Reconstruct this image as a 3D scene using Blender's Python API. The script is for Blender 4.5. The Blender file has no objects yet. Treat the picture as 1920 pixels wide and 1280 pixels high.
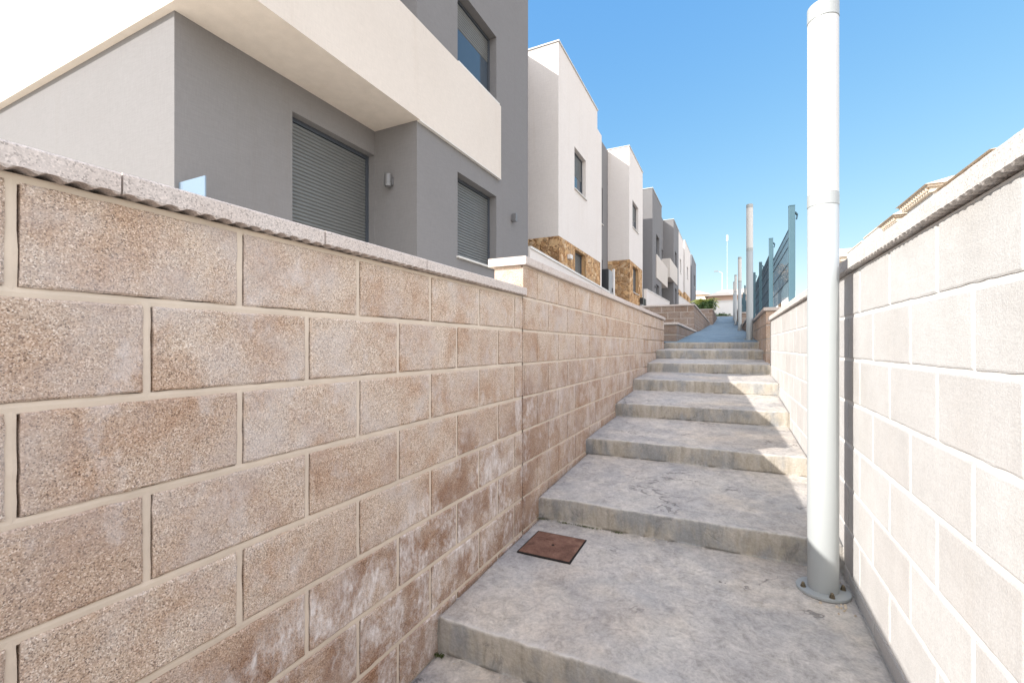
import bpy, math, random
from math import radians, sin, cos, pi, floor
from mathutils import Vector, noise

random.seed(7)
S = bpy.context.scene
C = S.collection

# ------------------------------------------------------------------ camera, sky, sun, exposure
cam_d = bpy.data.cameras.new('camera')
cam = bpy.data.objects.new('camera', cam_d); C.objects.link(cam)
cam.location = (0, 0, 0)
cam.rotation_euler = (radians(90), 0, radians(25.85))
cam_d.sensor_width = 36.0
cam_d.lens = 36.0 * 840.5 / 1920.0
cam_d.shift_y = 8.6 / 1920.0
cam_d.clip_start = 0.02
cam_d.clip_end = 3000
S.camera = cam

SUN_TO = Vector((-0.679, -0.734, 0.592)).normalized()
SUN_EL = math.asin(SUN_TO.z)
SUN_ROT = math.atan2(SUN_TO.x, SUN_TO.y)
w = bpy.data.worlds.new('World'); S.world = w; w.use_nodes = True
wt = w.node_tree; wt.nodes.clear()
wo = wt.nodes.new('ShaderNodeOutputWorld'); bg = wt.nodes.new('ShaderNodeBackground')
sky = wt.nodes.new('ShaderNodeTexSky'); sky.sky_type = 'NISHITA'; sky.sun_disc = False
sky.sun_elevation = SUN_EL; sky.sun_rotation = SUN_ROT
sky.air_density = 1.0; sky.dust_density = 0.15; sky.ozone_density = 1.6; sky.altitude = 50
bg.inputs['Strength'].default_value = 0.10
# clean, deep blue of a dry Mediterranean sky with a gentle gradient to the horizon
spx = wt.nodes.new('ShaderNodeSeparateColor'); cbx = wt.nodes.new('ShaderNodeCombineColor')
wt.links.new(sky.outputs[0], spx.inputs[0])
for ch, (pw, kk) in enumerate(((.9, .63), (.55, 1.16), (.20, 2.28))):
    p_ = wt.nodes.new('ShaderNodeMath'); p_.operation = 'POWER'; wt.links.new(spx.outputs[ch], p_.inputs[0]); p_.inputs[1].default_value = pw
    q_ = wt.nodes.new('ShaderNodeMath'); q_.operation = 'MULTIPLY'; wt.links.new(p_.outputs[0], q_.inputs[0]); q_.inputs[1].default_value = kk
    wt.links.new(q_.outputs[0], cbx.inputs[ch])
# added warm-white fill glow in the unseen sky behind right, lifts the shaded walls
tc = wt.nodes.new('ShaderNodeTexCoord'); dp = wt.nodes.new('ShaderNodeVectorMath'); dp.operation = 'DOT_PRODUCT'
wt.links.new(tc.outputs['Generated'], dp.inputs[0]); dp.inputs[1].default_value = Vector((.50, -.70, .50)).normalized()
mr = wt.nodes.new('ShaderNodeMapRange'); mr.interpolation_type = 'SMOOTHSTEP'
mr.inputs['From Min'].default_value = .06; mr.inputs['From Max'].default_value = .62
wt.links.new(dp.outputs['Value'], mr.inputs['Value'])
vl = wt.nodes.new('ShaderNodeMix'); vl.data_type = 'RGBA'; vl.blend_type = 'ADD'
wt.links.new(mr.outputs['Result'], vl.inputs[0]); wt.links.new(cbx.outputs[0], vl.inputs[6]); vl.inputs[7].default_value = (6.0, 5.25, 4.6, 1)
wt.links.new(vl.outputs[2], bg.inputs['Color']); wt.links.new(bg.outputs[0], wo.inputs['Surface'])

sl = bpy.data.lights.new('sun', 'SUN'); sl.energy = 2.25; sl.angle = radians(0.53); sl.color = (1.0, 0.95, 0.89)
so = bpy.data.objects.new('sun', sl); C.objects.link(so)
so.rotation_euler = (-SUN_TO).to_track_quat('-Z', 'Y').to_euler()
so.location = (-8, -8, 12)

S.view_settings.view_transform = 'Standard'
try: S.view_settings.look = 'None'
except Exception: pass
S.view_settings.exposure = 1.70
S.view_settings.gamma = 1.0

# ------------------------------------------------------------------ helpers: tags and meshes
def tag(o, label=None, cat=None, group=None, kind=None):
    if label: o['label'] = label
    if cat: o['category'] = cat
    if group: o['group'] = group
    if kind: o['kind'] = kind
    return o

def thing(name, loc, label, cat, group=None, rz=0):
    o = bpy.data.objects.new(name, None); C.objects.link(o)
    o.empty_display_size = .2
    o.location = loc; o.rotation_euler = (0, 0, rz)
    return tag(o, label, cat, group)

class MB:
    def __init__(s, org=(0, 0, 0)):
        s.v = []; s.f = []; s.m = []; s.a = []; s.org = Vector(org); s.tint = 0.0; s.mi = 0
    def p(s, x, y, z, a=None):
        s.v.append((x - s.org.x, y - s.org.y, z - s.org.z)); s.a.append(s.tint if a is None else a)
        return len(s.v) - 1
    def face(s, *idx):
        s.f.append(idx); s.m.append(s.mi)
    def quad(s, a, b, c, d):
        i = [s.p(*q) for q in (a, b, c, d)]; s.face(*i)
    def box(s, x0, y0, z0, x1, y1, z1):
        i = [s.p(x, y, z) for z in (z0, z1) for y in (y0, y1) for x in (x0, x1)]
        for q in ((0, 2, 3, 1), (4, 5, 7, 6), (0, 1, 5, 4), (2, 6, 7, 3), (0, 4, 6, 2), (1, 3, 7, 5)):
            s.face(*[i[k] for k in q])
    def tube(s, c, r0, z0, r1, z1, n=24, cap0=True, cap1=True):
        a = [s.p(c[0] + r0 * cos(2 * pi * k / n), c[1] + r0 * sin(2 * pi * k / n), z0) for k in range(n)]
        b = [s.p(c[0] + r1 * cos(2 * pi * k / n), c[1] + r1 * sin(2 * pi * k / n), z1) for k in range(n)]
        for k in range(n):
            s.face(a[k], a[(k + 1) % n], b[(k + 1) % n], b[k])
        if cap0: s.face(*a[::-1])
        if cap1: s.face(*b)
    def bar(s, P, Q, r, n=4):
        P = Vector(P); Q = Vector(Q); d = (Q - P).normalized()
        u = d.cross(Vector((0, 0, 1)))
        if u.length < 1e-4: u = d.cross(Vector((0, 1, 0)))
        u.normalize(); v = d.cross(u)
        r0, r1 = r if isinstance(r, tuple) else (r, r)
        a = [s.p(*(P + u * r0 * cos(2 * pi * k / n) + v * r0 * sin(2 * pi * k / n))) for k in range(n)]
        b = [s.p(*(Q + u * r1 * cos(2 * pi * k / n) + v * r1 * sin(2 * pi * k / n))) for k in range(n)]
        for k in range(n): s.face(a[k], a[(k + 1) % n], b[(k + 1) % n], b[k])
        s.face(*a[::-1]); s.face(*b)
    def build(s, name, mats, parent=None, smooth=False, bevel=0, attr=False):
        me = bpy.data.meshes.new(name)
        me.from_pydata(s.v, [], s.f)
        if not isinstance(mats, (list, tuple)): mats = [mats]
        for m in mats: me.materials.append(m)
        if len(mats) > 1: me.polygons.foreach_set('material_index', s.m)
        if attr:
            at = me.attributes.new('tint', 'FLOAT', 'POINT'); at.data.foreach_set('value', s.a)
        me.update()
        o = bpy.data.objects.new(name, me); C.objects.link(o)
        if parent: o.parent = parent
        else: o.location = s.org
        if smooth:
            for q in me.polygons: q.use_smooth = True
        if bevel:
            b = o.modifiers.new('bevel', 'BEVEL'); b.width = bevel; b.segments = 2; b.limit_method = 'ANGLE'
        return o

def grid_face(mb, O, U, V, N, wu, hv, holes=(), depth=.15):
    """rectangle O + U*[0,wu] + V*[0,hv] with rectangular holes (u0,v0,u1,v1) that get reveals and a back"""
    O = Vector(O); U = Vector(U); V = Vector(V); N = Vector(N)
    us = sorted(set([0, wu] + [h[0] for h in holes] + [h[2] for h in holes]))
    vs = sorted(set([0, hv] + [h[1] for h in holes] + [h[3] for h in holes]))
    P = lambda u, v, n=0: tuple(O + U * u + V * v + N * n)
    flip = U.cross(V).dot(N) < 0
    def q(a, b, c, d):
        if flip: mb.quad(d, c, b, a)
        else: mb.quad(a, b, c, d)
    for i in range(len(us) - 1):
        for j in range(len(vs) - 1):
            cu, cv = (us[i] + us[i + 1]) / 2, (vs[j] + vs[j + 1]) / 2
            if any(h[0] < cu < h[2] and h[1] < cv < h[3] for h in holes): continue
            q(P(us[i], vs[j]), P(us[i + 1], vs[j]), P(us[i + 1], vs[j + 1]), P(us[i], vs[j + 1]))
    for (a, b, c, d) in holes:
        D = -depth
        q(P(a, b), P(c, b), P(c, b, D), P(a, b, D)); q(P(a, d, D), P(c, d, D), P(c, d), P(a, d))
        q(P(a, b, D), P(a, d, D), P(a, d), P(a, b)); q(P(c, b), P(c, d), P(c, d, D), P(c, b, D))
        q(P(a, b, D), P(c, b, D), P(c, d, D), P(a, d, D))

def volume(mb, x0, y0, z0, x1, y1, z1, holes=(), depth=.15, fholes=()):
    """house block; holes on its +X face given as world (y0,z0,y1,z1), fholes on its -Y face as (x0,z0,x1,z1)"""
    grid_face(mb, (x1, y0, z0), (0, 1, 0), (0, 0, 1), (1, 0, 0), y1 - y0, z1 - z0,
              [(h[0] - y0, h[1] - z0, h[2] - y0, h[3] - z0) for h in holes], depth)
    grid_face(mb, (x0, y0, z0), (1, 0, 0), (0, 0, 1), (0, -1, 0), x1 - x0, z1 - z0,
              [(h[0] - x0, h[1] - z0, h[2] - x0, h[3] - z0) for h in fholes], depth)
    mb.quad((x1, y1, z0), (x0, y1, z0), (x0, y1, z1), (x1, y1, z1))
    mb.quad((x0, y1, z0), (x0, y0, z0), (x0, y0, z1), (x0, y1, z1))
    mb.quad((x0, y0, z1), (x1, y0, z1), (x1, y1, z1), (x0, y1, z1))

# ------------------------------------------------------------------ materials
class NT:
    def __init__(s, name):
        s.m = bpy.data.materials.new(name); s.m.use_nodes = True
        s.t = s.m.node_tree; s.b = s.t.nodes['Principled BSDF']
        s.pos = s.n('ShaderNodeNewGeometry').outputs['Position']
    def n(s, typ, **kw):
        nd = s.t.nodes.new(typ)
        for k, v in kw.items(): setattr(nd, k, v)
        return nd
    def put(s, sock, v):
        if isinstance(v, (int, float)): sock.default_value = v
        elif isinstance(v, (tuple, list)):
            sock.default_value = tuple(v) + ((1,) if len(v) == 3 and len(sock.default_value) == 4 else ())
        else: s.t.links.new(v, sock)
    def map(s, scale=(1, 1, 1), rot=(0, 0, 0), src=None):
        m = s.n('ShaderNodeMapping'); s.put(m.inputs['Vector'], src or s.pos)
        m.inputs['Scale'].default_value = scale; m.inputs['Rotation'].default_value = rot
        return m.outputs[0]
    def noise(s, scale, detail=3, rough=.55, vec=None, dist=0):
        k = s.n('ShaderNodeTexNoise'); s.put(k.inputs['Vector'], vec or s.pos)
        k.inputs['Scale'].default_value = scale; k.inputs['Detail'].default_value = detail
        k.inputs['Roughness'].default_value = rough; k.inputs['Distortion'].default_value = dist
        return k.outputs['Fac']
    def vor(s, scale, out='Distance', feature='F1', vec=None):
        k = s.n('ShaderNodeTexVoronoi', feature=feature); s.put(k.inputs['Vector'], vec or s.pos)
        k.inputs['Scale'].default_value = scale
        return k.outputs[out]
    def ramp(s, fac, stops, interp='LINEAR'):
        r = s.n('ShaderNodeValToRGB'); s.put(r.inputs[0], fac); e = r.color_ramp; e.interpolation = interp
        while len(e.elements) < len(stops): e.elements.new(.5)
        for el, (p, c) in zip(e.elements, stops):
            el.position = p
            el.color = (c, c, c, 1) if isinstance(c, (int, float)) else tuple(c) + (1,)
        return r.outputs[0]
    def mix(s, fac, a, b, mode='MIX'):
        m = s.n('ShaderNodeMix', data_type='RGBA', blend_type=mode)
        s.put(m.inputs[0], fac); s.put(m.inputs[6], a); s.put(m.inputs[7], b)
        return m.outputs[2]
    def math(s, op, a, b=0, clamp=False):
        m = s.n('ShaderNodeMath', operation=op, use_clamp=clamp); s.put(m.inputs[0], a); s.put(m.inputs[1], b)
        return m.outputs[0]
    def sep(s, v=None):
        k = s.n('ShaderNodeSeparateXYZ'); s.put(k.inputs[0], v or s.pos); return k.outputs
    def attr(s, name='tint'):
        return s.n('ShaderNodeAttribute', attribute_name=name).outputs['Fac']
    def bump(s, h, strength=.3, dist=.01, prev=None):
        b = s.n('ShaderNodeBump'); s.put(b.inputs['Height'], h)
        b.inputs['Strength'].default_value = strength; b.inputs['Distance'].default_value = dist
        if prev: s.put(b.inputs['Normal'], prev)
        return b.outputs[0]
    def out(s, col, rough=.9, normal=None, metal=0, spec=.3):
        s.put(s.b.inputs['Base Color'], col); s.put(s.b.inputs['Roughness'], rough)
        s.put(s.b.inputs['Metallic'], metal); s.put(s.b.inputs['Specular IOR Level'], spec)
        if normal: s.put(s.b.inputs['Normal'], normal)
        return s.m

def m_block_tan(nm='tan_split_block', mul=(1.0, .985, .985)):
    n = NT(nm)
    g = n.vor(430, 'Color'); gs = n.sep(g)[0]
    base = n.ramp(gs, [(0, (.20, .155, .125)), (.15, (.44, .34, .265)), (.5, (.605, .48, .37)), (.82, (.69, .575, .465)), (1, (.90, .81, .71))])
    fine = n.noise(210, 4, .7)
    base = n.mix(.7, base, n.ramp(fine, [(.3, .68), (.5, 1.0), (.72, 1.24)]), 'MULTIPLY')
    big = n.noise(5.5, 5, .65, dist=.4)
    base = n.mix(n.ramp(big, [(.45, 0), (.66, .75)]), base, n.mix(1, base, (.78, .64, .54), 'MULTIPLY'))
    grey = n.noise(4.3, 5, .68, n.map((1, 1, 1), (.5, .2, .7)))
    base = n.mix(n.ramp(grey, [(.46, 0), (.66, .8)]), base, n.mix(.55, base, (.58, .545, .53)))
    base = n.mix(n.attr(), base, n.mix(1, base, (.86, .80, .76), 'MULTIPLY'))
    # lime bloom and damp on the courses just above the steps
    sp = n.sep(); y, z = sp[1], sp[2]
    thr = n.math('MAXIMUM', n.math('MULTIPLY_ADD', y, -.245), .0)
    q = n.t.nodes[-1]
    ma = thr.node.inputs[0].links[0].from_node; ma.inputs[2].default_value = .84
    thr.node.inputs[1].default_value = .10
    above = n.math('SUBTRACT', n.math('MULTIPLY', z, -1), thr)
    zone = n.ramp(n.math('ADD', above, n.math('MULTIPLY', n.math('SUBTRACT', n.noise(3.3, 3), .5), .5)), [(.0, 0), (.16, 1)])
    zone = n.math('MULTIPLY', zone, n.ramp(n.math('MULTIPLY', y, .1), [(.02, .5), (.06, 1), (.24, 1), (.27, .55), (.6, .45)]))
    dmp = n.math('MULTIPLY', n.ramp(n.noise(4.4, 4, .6, n.map((1, 1, 1), (0, .4, 1.0))), [(.36, .1), (.56, 1)]), zone)
    base = n.mix(n.math('MULTIPLY', dmp, .9), base, n.mix(1, base, (.62, .51, .45), 'MULTIPLY'))
    st = n.noise(5.2, 8, .78, n.map((1, 1.1, .95), (.7, 0, 0)), .35)
    st2 = n.noise(60, 4, .75, n.map((1, 1, .4), (.7, 0, 0)))
    m = n.math('MULTIPLY', n.ramp(st, [(.46, 0), (.60, 1)]), n.ramp(st2, [(.36, .12), (.66, 1)]))
    base = n.mix(n.math('MULTIPLY', n.math('MULTIPLY', m, zone), .9), base, (.86, .82, .79))
    # faint grey lime film everywhere
    base = n.mix(n.math('MULTIPLY', n.ramp(n.noise(8, 6, .7, n.map((1, 1, .7), (.5, 0, 0))), [(.56, 0), (.68, 1)]), .35), base, (.74, .70, .68))
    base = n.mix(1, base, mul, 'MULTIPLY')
    nb = n.bump(fine, .55, .006); nb = n.bump(gs, .35, .0025, nb)
    return n.out(base, .95, nb, spec=.15)

def m_mortar(col, nm, dark=.8):
    n = NT(nm)
    k = n.noise(60, 5, .65); b = n.noise(7, 3)
    c = n.mix(n.ramp(b, [(.35, 0), (.7, .6)]), col, tuple(x * dark for x in col))
    return n.out(c, .95, n.bump(k, .4, .004), spec=.1)

def m_block_pale():
    n = NT('pale_block')
    wv = n.noise(90, 3, .6, n.map((1, .12, 1)))
    wv2 = n.noise(90, 3, .6, n.map((1, 1, .12)))
    gr = n.noise(260, 2, .6)
    c = n.mix(n.ramp(n.noise(4.5, 4, .6), [(.35, 0), (.7, 1)]), (.565, .555, .54), (.515, .505, .49))
    c = n.mix(n.math('MULTIPLY', n.attr(), .7), c, n.mix(1, c, (.90, .88, .87), 'MULTIPLY'))
    c = n.mix(.5, c, n.ramp(n.math('MULTIPLY', n.math('ADD', wv, wv2), .5), [(.3, .92), (.7, 1.06)]), 'MULTIPLY')
    st = n.noise(2.2, 6, .7, n.map((1, 1, .6))); c = n.mix(n.ramp(st, [(.5, 0), (.7, .5)]), c, n.mix(1, c, (.90, .87, .84), 'MULTIPLY'))
    c = n.mix(.4, c, n.ramp(gr, [(.35, .75), (.65, 1.15)]), 'MULTIPLY')
    return n.out(c, .95, n.bump(gr, .35, .003, n.bump(n.math('ADD', wv, wv2), .12, .004)), spec=.12)

def m_coping(nm, col):
    n = NT(nm)
    g = n.sep(n.vor(330, 'Color'))[0]
    c = n.mix(n.ramp(g, [(0, .55), (.2, .85), (.7, 1), (1, 1.2)]), (0, 0, 0), col)
    c = n.mix(.85, col, n.mix(1, col, n.ramp(g, [(0, .5), (.22, .86), (.75, 1.02), (1, 1.2)]), 'MULTIPLY'))
    c = n.mix(n.ramp(n.noise(7, 4, .6), [(.4, 0), (.7, .5)]), c, n.mix(1, c, (.86, .8, .76), 'MULTIPLY'))
    return n.out(c, .92, n.bump(g, .35, .002), spec=.15)

def m_concrete(nm='stamped_concrete', mul=(1, 1, 1)):
    n = NT(nm)
    warp = n.noise(2.2, 4, .6)
    a = n.noise(2.6, 7, .62, None, .8)
    c = n.ramp(a, [(.3, (.36, .345, .335)), (.46, (.46, .437, .415)), (.58, (.54, .507, .465)), (.75, (.60, .56, .50))])
    b = n.noise(11, 6, .68, n.map((1, 1, 1), (.3, .5, .2)), 1.2)
    c = n.mix(.75, c, n.ramp(b, [(.3, .66), (.5, 1.0), (.72, 1.28)]), 'MULTIPLY')
    s = n.noise(75, 4, .7); c = n.mix(.6, c, n.ramp(s, [(.3, .70), (.7, 1.25)]), 'MULTIPLY')
    s2 = n.noise(30, 6, .72, None, .8); c = n.mix(.7, c, n.ramp(s2, [(.32, .72), (.5, 1), (.68, 1.2)]), 'MULTIPLY')
    # blue-grey release colour in soft pools, pale scuffs
    p = n.noise(1.7, 5, .6, n.map((1, 1, 1), (0, 0, 1.1)), .6)
    c = n.mix(n.ramp(p, [(.47, 0), (.66, .6)]), c, n.mix(.55, c, (.30, .325, .355)))
    q = n.noise(6.5, 7, .75, n.map((1.6, .8, 1), (0, 0, .4)), 1.5)
    c = n.mix(n.ramp(q, [(.55, 0), (.66, .55)]), c, (.60, .565, .53))
    wm = n.noise(1.3, 4, .6, n.map((1, 1, 1), (.2, 0, .9))); c = n.mix(n.ramp(wm, [(.48, 0), (.7, .6)]), c, n.mix(1, c, (1.12, 1.0, .86), 'MULTIPLY'))
    # stamped slate cracks
    ct = n.noise(1.9, 5, .62, n.map((1, 1.25, 1), (.2, .1, .5)), .3)
    line = n.ramp(ct, [(.490, 0), (.4985, .9), (.503, .9), (.509, 0)])
    gate = n.math('MULTIPLY', n.ramp(n.noise(2.3, 2, .5, n.map((1, 1, 1), (.9, 0, .3))), [(.56, 0), (.63, 1)]), line)
    c = n.mix(n.math('MULTIPLY', gate, .75), c, (.12, .115, .115))
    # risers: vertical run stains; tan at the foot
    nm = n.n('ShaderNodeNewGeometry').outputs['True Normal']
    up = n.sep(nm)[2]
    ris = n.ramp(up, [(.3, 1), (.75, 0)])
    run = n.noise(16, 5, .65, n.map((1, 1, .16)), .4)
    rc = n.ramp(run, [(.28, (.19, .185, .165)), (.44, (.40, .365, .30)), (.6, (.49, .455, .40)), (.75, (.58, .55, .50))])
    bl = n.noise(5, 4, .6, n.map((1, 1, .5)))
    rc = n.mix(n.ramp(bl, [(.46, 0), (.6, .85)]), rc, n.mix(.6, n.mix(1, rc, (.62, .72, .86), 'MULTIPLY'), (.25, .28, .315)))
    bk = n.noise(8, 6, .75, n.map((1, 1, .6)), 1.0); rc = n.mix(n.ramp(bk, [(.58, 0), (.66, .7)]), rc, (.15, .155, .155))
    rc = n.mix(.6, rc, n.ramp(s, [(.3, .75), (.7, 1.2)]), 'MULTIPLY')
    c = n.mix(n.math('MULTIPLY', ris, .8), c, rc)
    # grime along the wall joint
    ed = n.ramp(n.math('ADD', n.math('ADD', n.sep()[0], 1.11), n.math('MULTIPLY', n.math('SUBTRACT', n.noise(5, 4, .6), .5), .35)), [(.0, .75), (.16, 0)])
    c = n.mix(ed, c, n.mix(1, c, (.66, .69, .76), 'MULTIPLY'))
    # worn nosings
    wr = n.math('MULTIPLY', n.attr(), n.ramp(n.noise(14, 4, .7), [(.4, 0), (.6, 1)]))
    c = n.mix(n.math('MULTIPLY', wr, .8), c, (.60, .575, .54))
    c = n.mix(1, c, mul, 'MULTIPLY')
    h = n.math('ADD', n.math('MULTIPLY', b, 1.0), n.math('MULTIPLY', s, .25))
    nb = n.bump(h, .5, .012); nb = n.bump(gate, .6, -.008, nb)
    return n.out(c, .82, nb, spec=.3)

def m_stucco(nm, col, strength=.25, streak=.06):
    n = NT(nm)
    h = n.noise(120, 3, .6, n.map((.07, .07, 1))); v = n.noise(120, 3, .6, n.map((1, 1, .07)))
    t = n.math('MULTIPLY', n.math('ADD', h, v), .5)
    g = n.noise(420, 2)
    c = n.mix(.35, col, n.mix(1, col, n.ramp(t, [(.35, .78), (.65, 1.18)]), 'MULTIPLY'))
    b = n.noise(1.1, 4, .6)
    c = n.mix(n.ramp(b, [(.4, 0), (.75, .35)]), c, n.mix(1, c, (.90, .885, .87), 'MULTIPLY'))
    s = n.noise(3.6, 5, .68, n.map((1, 1, .06)), .2)
    c = n.mix(n.ramp(s, [(.56, 0), (.75, streak * 5)]), c, n.mix(1, c, (.86, .80, .74), 'MULTIPLY'))
    return n.out(c, .92, n.bump(t, strength, .004, n.bump(g, .15, .002)), spec=.15)

def m_stone():
    n = NT('ochre_rubble_stone')
    wv = n.n('ShaderNodeVectorMath', operation='MULTIPLY_ADD'); nz = n.n('ShaderNodeTexNoise'); nz.inputs['Scale'].default_value = 6
    n.put(nz.inputs['Vector'], n.pos); n.put(wv.inputs[0], nz.outputs['Color']); wv.inputs[1].default_value = (.16, .16, .16); n.put(wv.inputs[2], n.pos)
    cell = n.sep(n.vor(6.5, 'Color', vec=wv.outputs[0]))[0]
    e = n.n('ShaderNodeTexVoronoi', feature='DISTANCE_TO_EDGE'); e.inputs['Scale'].default_value = 6.5; n.put(e.inputs['Vector'], wv.outputs[0])
    c = n.ramp(cell, [(0, (.30, .15, .065)), (.35, (.54, .31, .14)), (.6, (.68, .44, .22)), (.85, (.44, .26, .13)), (1, (.74, .55, .35))])
    f = n.noise(24, 5, .7); c = n.mix(.8, c, n.ramp(f, [(.3, .6), (.7, 1.35)]), 'MULTIPLY')
    j = n.ramp(e.outputs['Distance'], [(.02, 1), (.055, 0)])
    c = n.mix(j, c, (.60, .42, .25))
    h = n.math('ADD', n.ramp(e.outputs['Distance'], [(0, 0), (.16, 1)]), n.math('MULTIPLY', f, .5))
    return n.out(c, .9, n.bump(h, .8, .03), spec=.15)

def m_paint(nm, col, rough=.4, spec=.5, metal=0, dirt=.12, scale=3):
    n = NT(nm)
    a = n.noise(scale, 5, .65); g = n.noise(scale * 40, 2)
    c = n.mix(n.ramp(a, [(.4, 0), (.75, dirt * 4)]), col, tuple(x * .78 for x in col))
    r = n.ramp(a, [(.3, rough * .85), (.7, min(1, rough * 1.25))])
    return n.out(c, r, n.bump(g, .06, .001), metal, spec)

def m_rust():
    n = NT('rusty_iron')
    a = n.noise(14, 6, .7, None, .6); s = n.noise(160, 3, .7)
    c = n.ramp(a, [(.3, (.11, .056, .04)), (.5, (.185, .096, .068)), (.65, (.25, .14, .10)), (.8, (.17, .115, .085))])
    c = n.mix(.7, c, n.ramp(s, [(.3, .7), (.7, 1.35)]), 'MULTIPLY')
    return n.out(c, .85, n.bump(s, .5, .002), .15, .3)

def m_glass_panel():
    n = NT('frosted_blue_glass')
    c = n.mix(n.noise(2), (.19, .25, .32), (.21, .28, .36))
    m = n.out(c, .08, None, 0, .7)
    return m

def m_ground(nm, c0, c1):
    n = NT(nm)
    a = n.noise(.5, 8, .65); s = n.noise(14, 5, .7)
    c = n.mix(n.ramp(a, [(.35, 0), (.65, 1)]), c0, c1)
    c = n.mix(.6, c, n.ramp(s, [(.3, .7), (.7, 1.25)]), 'MULTIPLY')
    return n.out(c, .95, n.bump(s, .5, .03), spec=.1)

def m_leaf(nm, c0, c1):
    n = NT(nm)
    r = n.n('ShaderNodeObjectInfo')
    c = n.mix(n.attr(), c0, c1)
    c = n.mix(.5, c, n.ramp(n.noise(9, 2), [(.3, .7), (.7, 1.3)]), 'MULTIPLY')
    m = n.out(c, .55, None, 0, .4)
    n.put(n.b.inputs['Transmission Weight'], 0)
    n.b.inputs['Subsurface Weight'].default_value = 0
    return m

M_TAN = m_block_tan()
M_TANF = m_block_tan('brown_split_block', (.94, .91, .90))
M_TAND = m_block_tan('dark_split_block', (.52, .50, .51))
M_MORTD = m_mortar((.48, .42, .37), 'grey_mortar')
M_MORT = m_mortar((.665, .56, .45), 'beige_mortar')
M_PALE = m_block_pale()
M_MORTW = m_mortar((.70, .685, .66), 'white_mortar', .93)
M_COPE = m_coping('pink_grey_coping_stone', (.59, .52, .475))
M_COPEW = m_coping('pale_coping_stone', (.64, .61, .58))
M_CONC = m_concrete('stamped_concrete', (.955, .935, .915))
M_PATH = m_concrete('shade_blue_path_concrete', (.37, .54, .70))  # blue and darkness of deep shade put into the path's concrete colour
M_GREY = m_stucco('grey_render', (.203, .198, .200))
M_DGREY = m_stucco('dark_grey_render', (.20, .205, .22))
M_CREAM = m_stucco('cream_render', (.615, .56, .505), .12)
M_WHITE = m_stucco('white_render', (.68, .635, .60), .15)
M_STONE = m_stone()
def m_rubble():
    n = NT('ochre_rubble_masonry'); f = n.noise(22, 6, .7); g = n.noise(4, 3)
    c = n.ramp(n.attr(), [(.06, (.42, .30, .19)), (.12, (.25, .145, .075)), (.4, (.47, .30, .155)), (.62, (.62, .43, .25)), (.8, (.34, .215, .12)), (1, (.70, .55, .38))])
    c = n.mix(.85, c, n.ramp(f, [(.3, .62), (.7, 1.3)]), 'MULTIPLY'); c = n.mix(n.ramp(g, [(.45, 0), (.7, .5)]), c, n.mix(1, c, (1.05, .82, .62), 'MULTIPLY'))
    return n.out(c, .92, n.bump(f, .5, .012), spec=.15)
M_RUBBLE = m_rubble()
M_SHUT = m_paint('grey_shutter_aluminium', (.165, .172, .172), .38, .5, .25)
M_FRAME = m_paint('dark_window_frame', (.055, .065, .08), .3, .5)
M_PANE = m_paint('window_glass', (.05, .068, .09), .08, .7, 0, .02)
M_SILL = m_paint('white_stone_sill', (.68, .66, .63), .6, .3)
M_CAP = m_paint('pale_metal_cap', (.62, .62, .61), .5, .4)
M_POLE = m_paint('pale_grey_powder_coat', (.365, .385, .385), .38, .45, 0, .05)
M_DIFF = m_paint('white_diffuser', (.58, .57, .55), .35, .5, 0, .04)
M_BOLT = m_paint('weathered_bolt', (.23, .19, .13), .4, .5, .8, .2, 60)
M_FENCE = m_paint('blue_grey_fence_paint', (.062, .13, .165), .45, .4, 0, .1)
M_MESH = m_paint('blue_grey_mesh_wire', (.03, .062, .09), .5, .4, 0, .1)
M_LAMP = m_paint('grey_wall_lamp', (.16, .16, .165), .4, .5, .2)
M_BLACK = m_paint('black_cabinet_paint', (.022, .024, .028), .4, .5)
M_CABG = m_paint('grey_cabinet_paint', (.28, .285, .29), .45, .4)
M_RUST = m_rust()
M_GAP = m_paint('dark_gap', (.03, .027, .025), .9, .1)
M_GLASS = m_glass_panel()
M_SOIL = m_ground('dry_soil', (.36, .29, .21), (.24, .20, .15))
M_PAVE = m_ground('pale_paving', (.42, .39, .35), (.36, .335, .30))
M_TILE = m_ground('pale_terrace_tile', (.80, .73, .62), (.74, .67, .56))
M_ROOF = m_paint('pale_clay_tile', (.76, .64, .52), .85, .2)
M_BUFF = m_stucco('buff_trim', (.76, .66, .54))
M_VILLA = m_stucco('bright_white_render', (.82, .80, .77), .1)
M_PINK = m_stucco('terracotta_render', (.60, .43, .34))
M_LEAFY = m_leaf('yellow_green_leaf', (.36, .42, .08), (.58, .60, .18))
M_LEAFD = m_leaf('dark_green_leaf', (.035, .075, .02), (.075, .14, .035))
M_LEAFB = m_leaf('dry_brown_leaf', (.46, .37, .27), (.66, .56, .43))
M_BARK = m_paint('bark', (.16, .115, .08), .9, .1, 0, .3, 20)
M_MOSS = m_leaf('moss', (.045, .06, .015), (.10, .12, .03))

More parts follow.
